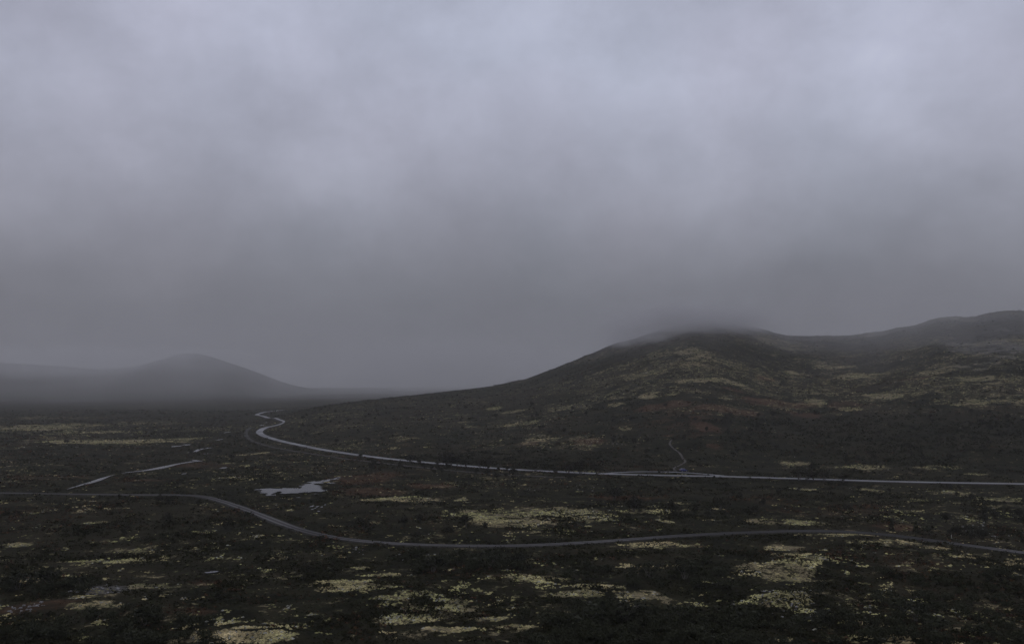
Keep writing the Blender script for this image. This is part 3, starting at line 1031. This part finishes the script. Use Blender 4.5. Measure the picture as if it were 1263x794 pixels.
def bush_at(name, px, py, meshes, s, label, wide=1.1):
    p = unproject(px, py)
    o = make_bush(name, meshes, label, None)
    o.location = (p[0], p[1], ground_z(p[0], p[1]) - .05)
    o.rotation_euler = (0, 0, px * 1.7)
    o.scale = (s * wide, s * wide, s)


for px, py, k, s_, lab in [
        (506, 571.5, 0, 1.1, 'lone small birch bush on the near asphalt edge left of the roadside clump'),
        (551, 576, 1, 1.7, 'largest dark birch bush of the clump hiding the asphalt road'),
        (556.5, 576.5, 2, 1.5, 'birch bush pressed against the right side of the largest roadside bush'),
        (564, 576.5, 3, 1.2, 'birch bush between two short gaps of visible asphalt'),
        (575, 577.5, 0, 1.1, 'low birch bush right of the roadside clump'),
        (592, 578.8, 1, 1.3, 'birch bush cutting the asphalt road where it levels out'),
        (602, 579.5, 2, 1.4, 'dark birch bush right of the one where the asphalt levels out'),
        (660, 583, 3, 1.0, 'small birch bush by the asphalt road below the red hillside patch'),
        (700, 586, 0, 1.5, 'dark birch bush hiding the asphalt road left of the lay-by'),
        (716, 587, 1, 1.6, 'second dark bush hiding the asphalt just left of the lay-by'),
        (736, 588, 2, 1.4, 'dark bush nearest the left end of the lay-by'),
        (986, 593.2, 3, 1.3, 'dark birch bush just left of the thin wooden pole'),
        (1004, 593.6, 0, 1.2, 'dark birch bush just right of the thin wooden pole'),
        (1017, 594, 1, 1.2, 'second dark bush right of the thin wooden pole'),
        (1041, 595, 2, 1.0, 'small bush farthest right of the pole on the asphalt edge'),
        (888, 629, 3, 1.0, 'upright dark birch bush standing in lichen above the gravel road'),
        (781, 633, 0, 1.2, 'small dark bush at the right end of the wide lichen field'),
        (758, 617, 1, 1.1, 'dark bush standing on the red patch above the lichen field'),
        (448, 656, 2, .8, 'dark bush above the gravel road below the cluster of small pools'),
        (575, 653, 3, .9, 'dark bush between the gravel road and the lichen field')]:
    bush_at('birch_bush', px, py - 1.0, birch[k], s_ * 1.55, lab, 1.35)
for px, py, k, s_, lab in [
        (63, 725, 0, 2.0, 'big round dark willow bush behind the lower left rubble patch'),
        (22, 727, 1, 1.7, 'dark willow bush at the left edge above the red heath'),
        (100, 728, 2, 1.4, 'dark willow bush right of the big round one above the rubble'),
        (534, 707, 3, 1.9, 'dark willow bush mass above the right lichen mats in the foreground'),
        (603, 702, 4, 2.0, 'tall dark willow bush just left of the flat bright lichen mat'),
        (640, 700, 0, 1.5, 'dark willow bush behind the flat bright lichen mat'),
        (770, 766, 1, 2.1, 'tall willow bush of the bottom centre thicket below the lichen mats'),
        (722, 772, 2, 1.9, 'willow bush at the left end of the bottom centre thicket'),
        (838, 768, 3, 1.7, 'willow bush right below the small lone lichen spot'),
        (900, 766, 4, 1.8, 'willow bush at the left foot of the lower lichen mound'),
        (845, 715, 0, 1.8, 'dark willow bush in the hollow left of the upper lichen knoll'),
        (800, 712, 1, 1.6, 'dark willow bush left of the hollow by the upper lichen knoll'),
        (1010, 772, 2, 1.5, 'dark willow bush in front of the lower lichen mound'),
        (1130, 762, 3, 1.6, 'dark willow bush in the bottom right corner scrub'),
        (180, 770, 4, 1.7, 'dark willow bush left of the red heath in the bottom left'),
        (1199, 660, 1, 1.3, 'dark willow bush beside the scree right of the marker post')]:
    bush_at('willow_bush', px, py, willow[k], s_, lab, 1.15)

for px, py, lab, k, s in [(1100, 654, 'leftmost pointed dark juniper behind the gravel road on the red heath', 0, 1.2),
                          (1130, 657.5, 'slim pointed dark juniper between two others behind the gravel road', 1, 1.25)]:
    p = unproject(px, py)
    o = make_bush('juniper', juniper[k], lab, None)
    o.location = (p[0], p[1], ground_z(p[0], p[1]) - .05); o.scale = (s, s, s)
p = unproject(1148, 660)
o = make_bush('willow_bush', willow[2], 'broad round dark bush right of the two pointed junipers', None)
o.location = (p[0], p[1], ground_z(p[0], p[1]) - .05); o.scale = (1.7, 1.7, 1.35)


# ================================================================== stones
def stone_mesh(seed):
    g = np.random.default_rng(seed)
    bm = bmesh.new()
    bmesh.ops.create_icosphere(bm, subdivisions=2, radius=1.0)
    ax = np.array([1.0, .55 + .4 * g.random(), .42 + .25 * g.random()])
    cut = [(g.normal(size=3), .55 + .3 * g.random()) for _ in range(5)]
    for v in bm.verts:
        c = np.array(v.co)
        for nrm, d in cut:
            nrm = nrm / np.linalg.norm(nrm)
            e = c @ nrm
            if e > d: c = c - nrm * (e - d) * .85
        v.co = c * ax * (1 + .06 * g.normal())
    me = bpy.data.meshes.new('boulder'); bm.to_mesh(me); bm.free()
    me.materials.append(M['stone'])
    return me


stones = [stone_mesh(400 + i) for i in range(6)]


def rubble(areas, label, size, seed):
    rs = random.Random(seed)
    V, Fc, off = [], [], 0
    for (x0, x1, y0, y1, cnt) in areas:
        for _ in range(cnt):
            p = unproject(rs.uniform(x0, x1), rs.uniform(y0, y1))
            if not clear_of_ways(p[0], p[1]): continue
            s_ = size[0] + (size[1] - size[0]) * rs.random() ** 2
            me = rs.choice(stones)
            v = np.zeros(len(me.vertices) * 3); me.vertices.foreach_get('co', v); v = v.reshape(-1, 3) * s_
            f = np.array([q.vertices[:] for q in me.polygons])
            a = rs.random() * 6.28; c, sn = math.cos(a), math.sin(a)
            V.append(np.stack([v[:, 0] * c - v[:, 1] * sn + p[0], v[:, 0] * sn + v[:, 1] * c + p[1], v[:, 2] + ground_z(p[0], p[1]) + s_ * .2], 1))
            Fc.append(f + off); off += len(v)
    tag(link('rubble', mesh_np('rubble', np.concatenate(V), np.concatenate(Fc), M['stone'])), label, 'rubble', kind='stuff')


rubble([(1182, 1215, 644, 656, 26), (1220, 1245, 654, 664, 12), (1195, 1203, 660, 664, 4)], 'pale scree scattered above the gravel road at far right', (.15, .5), 1)
rubble([(85, 150, 722, 734, 44), (10, 60, 746, 756, 26)], 'grey rubble patch at lower left', (.15, .5), 2)
rubble([(930, 1010, 728, 760, 46)], 'grey stones lying on the lower lichen mound', (.14, .42), 3)
rubble([(690, 740, 596, 606, 10), (650, 668, 600, 605, 7), (1040, 1090, 598, 604, 12)], 'pale stones between asphalt road and lichen fields', (.2, .55), 4)
rubble([(480, 560, 683, 690, 22), (435, 448, 675, 683, 8)], 'grey stones just below the gravel road', (.15, .45), 5)


# ================================================================== small made things
def box(bm, x0, x1, y0, y1, z0, z1):
    vs = [bm.verts.new((x, y, z)) for x in (x0, x1) for y in (y0, y1) for z in (z0, z1)]
    for f in ((0, 1, 3, 2), (4, 6, 7, 5), (0, 4, 5, 1), (2, 3, 7, 6), (0, 2, 6, 4), (1, 5, 7, 3)):
        bm.faces.new([vs[i] for i in f])


def bm_obj(name, bm, mat, parent=None, bevel=0.0):
    if bevel:
        bmesh.ops.bevel(bm, geom=bm.edges[:], offset=bevel, segments=2, affect='EDGES')
    bmesh.ops.recalc_face_normals(bm, faces=bm.faces[:])
    me = bpy.data.meshes.new(name); bm.to_mesh(me); bm.free()
    me.materials.append(mat)
    return link(name, me, parent)


def car(loc, rz):
    paint, _, pb = principled('blue_car_paint', (.010, .015, .10), .25, .6)
    pb.inputs['Coat Weight'].default_value = .6
    glass, _, _ = principled('car_glass', (.02, .022, .025), .08, .6)
    rubber, _, _ = principled('tyre_rubber', (.02, .02, .02), .9)
    steel, _, _ = principled('rim_metal', (.4, .4, .42), .35, .5, .8)
    lamp, _, _ = principled('headlight_glass', (.7, .7, .7), .15, .6)
    tail, _, _ = principled('tail_light', (.25, .01, .01), .3, .5)
    o = empty('parked_car', loc, rz)
    tag(o, 'tiny dark blue car parked by the lay-by where the hill trail starts', 'car')
    prof = [(-2.0, .32), (-2.05, .62), (-1.98, .92), (-1.75, 1.02), (-1.45, 1.40), (-.9, 1.50), (.25, 1.46), (.95, 1.02), (1.75, .90), (2.02, .70), (2.05, .34)]
    bm = bmesh.new()
    rows = []
    for yy, ins in ((-.84, 0), (-.5, 1), (.5, 1), (.84, 0)):
        rows.append([bm.verts.new((x, yy * (.86 if (z > 1.05 and ins == 0) else 1), z + (.03 if ins else 0))) for x, z in prof])
    for a, b in zip(rows[:-1], rows[1:]):
        for i in range(len(prof)):
            j = (i + 1) % len(prof)
            bm.faces.new((a[i], a[j], b[j], b[i]))
    bm.faces.new(rows[0][::-1]); bm.faces.new(rows[-1])
    bm_obj('body', bm, paint, o)
    for sgn in (-1, 1):
        for pts in ([(-1.38, 1.06), (-1.2, 1.38), (-.42, 1.41), (-.42, 1.04)], [(-.34, 1.04), (-.34, 1.41), (.2, 1.38), (.72, 1.06)]):
            bm = bmesh.new()
            vs = [bm.verts.new((x, sgn * (.855 - .14 * (z - 1.0) / .45), z)) for x, z in pts]
            f = bm.faces.new(vs)
            r = bmesh.ops.extrude_face_region(bm, geom=[f])
            for v in r['geom']:
                if isinstance(v, bmesh.types.BMVert): v.co.y -= sgn * .06
            bm_obj('window', bm, glass, o)
    for pts in ([(.33, 1.455), (.92, 1.06)], [(-1.51, 1.36), (-1.76, 1.06)]):
        bm = bmesh.new()
        (xa, za_), (xb, zb) = pts
        sg = 1 if xb > 0 else -1
        vs = [bm.verts.new((xa + sg * .04, -.58, za_ + .02)), bm.verts.new((xa + sg * .04, .58, za_ + .02)), bm.verts.new((xb + sg * .05, .66, zb + .03)), bm.verts.new((xb + sg * .05, -.66, zb + .03))]
        f = bm.faces.new(vs)
        r = bmesh.ops.extrude_face_region(bm, geom=[f])
        for v in r['geom']:
            if isinstance(v, bmesh.types.BMVert): v.co.z -= .05
        bm_obj('windscreen' if sg > 0 else 'rear_window', bm, glass, o)
    for x in (-1.28, 1.3):
        for sgn in (-1, 1):
            bm = bmesh.new()
            bmesh.ops.create_cone(bm, cap_ends=True, segments=16, radius1=.31, radius2=.31, depth=.2, matrix=Matrix.Translation((x, sgn * .77, .31)) @ Matrix.Rotation(math.pi / 2, 4, 'X'))
            wv = bm_obj('wheel', bm, rubber, o)
            bm = bmesh.new()
            bmesh.ops.create_cone(bm, cap_ends=True, segments=12, radius1=.19, radius2=.17, depth=.03, matrix=Matrix.Translation((x, sgn * .88, .31)) @ Matrix.Rotation(math.pi / 2, 4, 'X'))
            bm_obj('rim', bm, steel, wv)
    for sgn in (-1, 1):
        bm = bmesh.new(); box(bm, 1.90, 2.06, sgn * .62 - .14, sgn * .62 + .14, .66, .80); bm_obj('headlight', bm, lamp, o, .02)
        bm = bmesh.new(); box(bm, -2.07, -1.96, sgn * .66 - .12, sgn * .66 + .12, .74, .94); bm_obj('tail_light', bm, tail, o, .02)


p = unproject(843, 581.2)
car((p[0], p[1], ground_z(p[0], p[1]) + .02), math.radians(25))


def post(name, px, py, h, r, mat, label, cat, cross=False):
    p = unproject(px, py)
    o = empty(name, (p[0], p[1], ground_z(p[0], p[1])))
    tag(o, label, cat)
    bm = bmesh.new(); tube(bm, [(0, 0, -.4), (0, 0, h * .5), (.03, 0, h)], [r, r * .9, r * .75], 8); bm_obj('shaft', bm, mat, o)
    if cross:
        bm = bmesh.new(); box(bm, -.75, .75, -.06, .06, h - .6, h - .46); bm_obj('crossarm', bm, mat, o)
        bm = bmesh.new(); tube(bm, [(-.9, .1, -.1), (-.4, .1, .35), (.3, .1, .3), (.9, .1, -.1)], [.3, .45, .4, .2], 7); bm_obj('stone_footing', bm, M['stone'], o)
    else:
        bm = bmesh.new(); tube(bm, [(0, 0, h - .02), (0, 0, h + .1)], [r * 1.2, r * .4], 8); bm_obj('cap', bm, mat, o)


post('wooden_pole', 995.5, 591.5, 5.6, .11, M['wood'], 'thin grey wooden pole standing beside the straight asphalt road', 'pole', True)
white, _, _ = principled('white_post_paint', (.32, .32, .30), .6)
post('marker_post', 1173.5, 663.5, .8, .09, white, 'short whitish marker post behind the gravel road at right', 'post')


def hut(px, py):
    p = unproject(px, py)
    wallm = mat_noisy('hut_paint', (.45, .45, .44), (.58, .58, .56), 2.0, .8, .1)
    roofm = mat_noisy('hut_roof', (.10, .10, .10), (.16, .16, .16), 2.0, .8, .1)
    o = empty('hut', (p[0], p[1], ground_z(p[0], p[1])), .3)
    tag(o, 'tiny pale hut in the mist above the far bend of the asphalt road', 'hut')
    bm = bmesh.new()
    vs = [[bm.verts.new((x, y, z)) for x, z in ((-1.3, -.4), (1.3, -.4), (1.3, 2.3), (0, 3.2), (-1.3, 2.3))] for y in (-1.6, 1.6)]
    bm.faces.new(vs[0]); bm.faces.new(vs[1][::-1])
    for i in range(5):
        j = (i + 1) % 5; bm.faces.new((vs[0][i], vs[1][i], vs[1][j], vs[0][j]))
    bm_obj('wall', bm, wallm, o)
    for sg in (-1, 1):
        bm = bmesh.new()
        q = [bm.verts.new((sg * a, y, z)) for a, z in ((0, 3.32), (1.55, 2.25), (1.55, 2.13), (0, 3.2)) for y in (-1.85, 1.85)]
        for f in ((0, 1, 3, 2), (2, 3, 5, 4), (4, 5, 7, 6), (6, 7, 1, 0), (0, 2, 4, 6), (1, 7, 5, 3)): bm.faces.new([q[i] for i in f])
        bm_obj('roof', bm, roofm, o)
    bm = bmesh.new(); box(bm, -.45, .45, -1.66, -1.58, 0, 1.95); bm_obj('door', bm, M['wood'], o)


hut(342, 507.5)


# ================================================================== air
def volume_mat(name, color, density, noisy=None):
    m = bpy.data.materials.new(name); m.use_nodes = True
    t = m.node_tree; t.nodes.clear()
    out = nd(t, 'ShaderNodeOutputMaterial'); v = nd(t, 'ShaderNodeVolumePrincipled')
    v.inputs['Color'].default_value = (*color, 1); v.inputs['Density'].default_value = density
    v.inputs['Anisotropy'].default_value = .45
    t.links.new(v.outputs[0], out.inputs['Volume'])
    if noisy:
        # density thins towards the rim of the bank and is broken up by wisps
        tc = nd(t, 'ShaderNodeTexCoord')
        ln = nd(t, 'ShaderNodeVectorMath', operation='LENGTH'); t.links.new(tc.outputs['Object'], ln.inputs[0])
        rim = mrange(t, ln.outputs['Value'], .25, 1.0, 1.0, 0.0)
        geo = nd(t, 'ShaderNodeNewGeometry')
        n = noise(t, geo.outputs['Position'], noisy, 4, .55)
        d = math_n(t, 'MULTIPLY', rim, mrange(t, n, .38, .66, .1, 1.0))
        t.links.new(math_n(t, 'MULTIPLY', d, density), v.inputs['Density'])
    return m


bm = bmesh.new(); box(bm, -6300, 6300, -200, 7700, -6, 320)
hz = bm_obj('haze', bm, volume_mat('haze_air', (.89, .885, .86), .000115))
tag(hz, 'thin grey mist filling the valley air', 'haze', kind='stuff')


def cloud(px, row, dist, sx, sy, sz, dens, label, color=(.62, .61, .60), wisps=.012, name='low_cloud'):
    bm = bmesh.new(); bmesh.ops.create_icosphere(bm, subdivisions=3, radius=1.0)
    o = bm_obj(name, bm, volume_mat('cloud_air', color, dens, wisps))
    d = ray_dir(px, row); k = dist / d[1]
    o.location = (d[0] * k, dist, CAM_Z + d[2] * k); o.scale = (sx, sy, sz)
    tag(o, label, 'cloud', kind='stuff')


cloud(845, 401, 1170, 140, 200, 33, .030, 'low cloud wrapping the rounded hilltop', (.72, .715, .71), .022)
cloud(785, 420, 1120, 60, 120, 12, .016, 'torn shred of cloud on the left shoulder of the hilltop', (.74, .735, .73), .03)
cloud(1060, 408, 1120, 480, 430, 110, .0025, 'thin cloud veil drifting along the right hand ridge', (.86, .85, .83), .009)
cloud(440, 450, 2750, 2600, 1850, 280, .00078, 'mist bank closing the far end of the valley', (.82, .815, .80), .0025, 'mist_bank')
cloud(560, 452, 4600, 900, 900, 190, .0022, 'murky cloud behind the foot of the hill', (.70, .70, .69), .003)
cloud(60, 446, 3100, 900, 500, 80, .0022, 'low cloud brushing the crest of the left mountain shoulder', (.92, .92, .91), .005)
cloud(395, 458, 4300, 420, 500, 90, .0020, 'pale cloud gap right of the rounded mountain', (.97, .97, .97), .004)
cloud(245, 436, 3300, 260, 300, 32, .0030, 'cloud wisp on the top of the rounded mountain', (.86, .86, .86), .008)
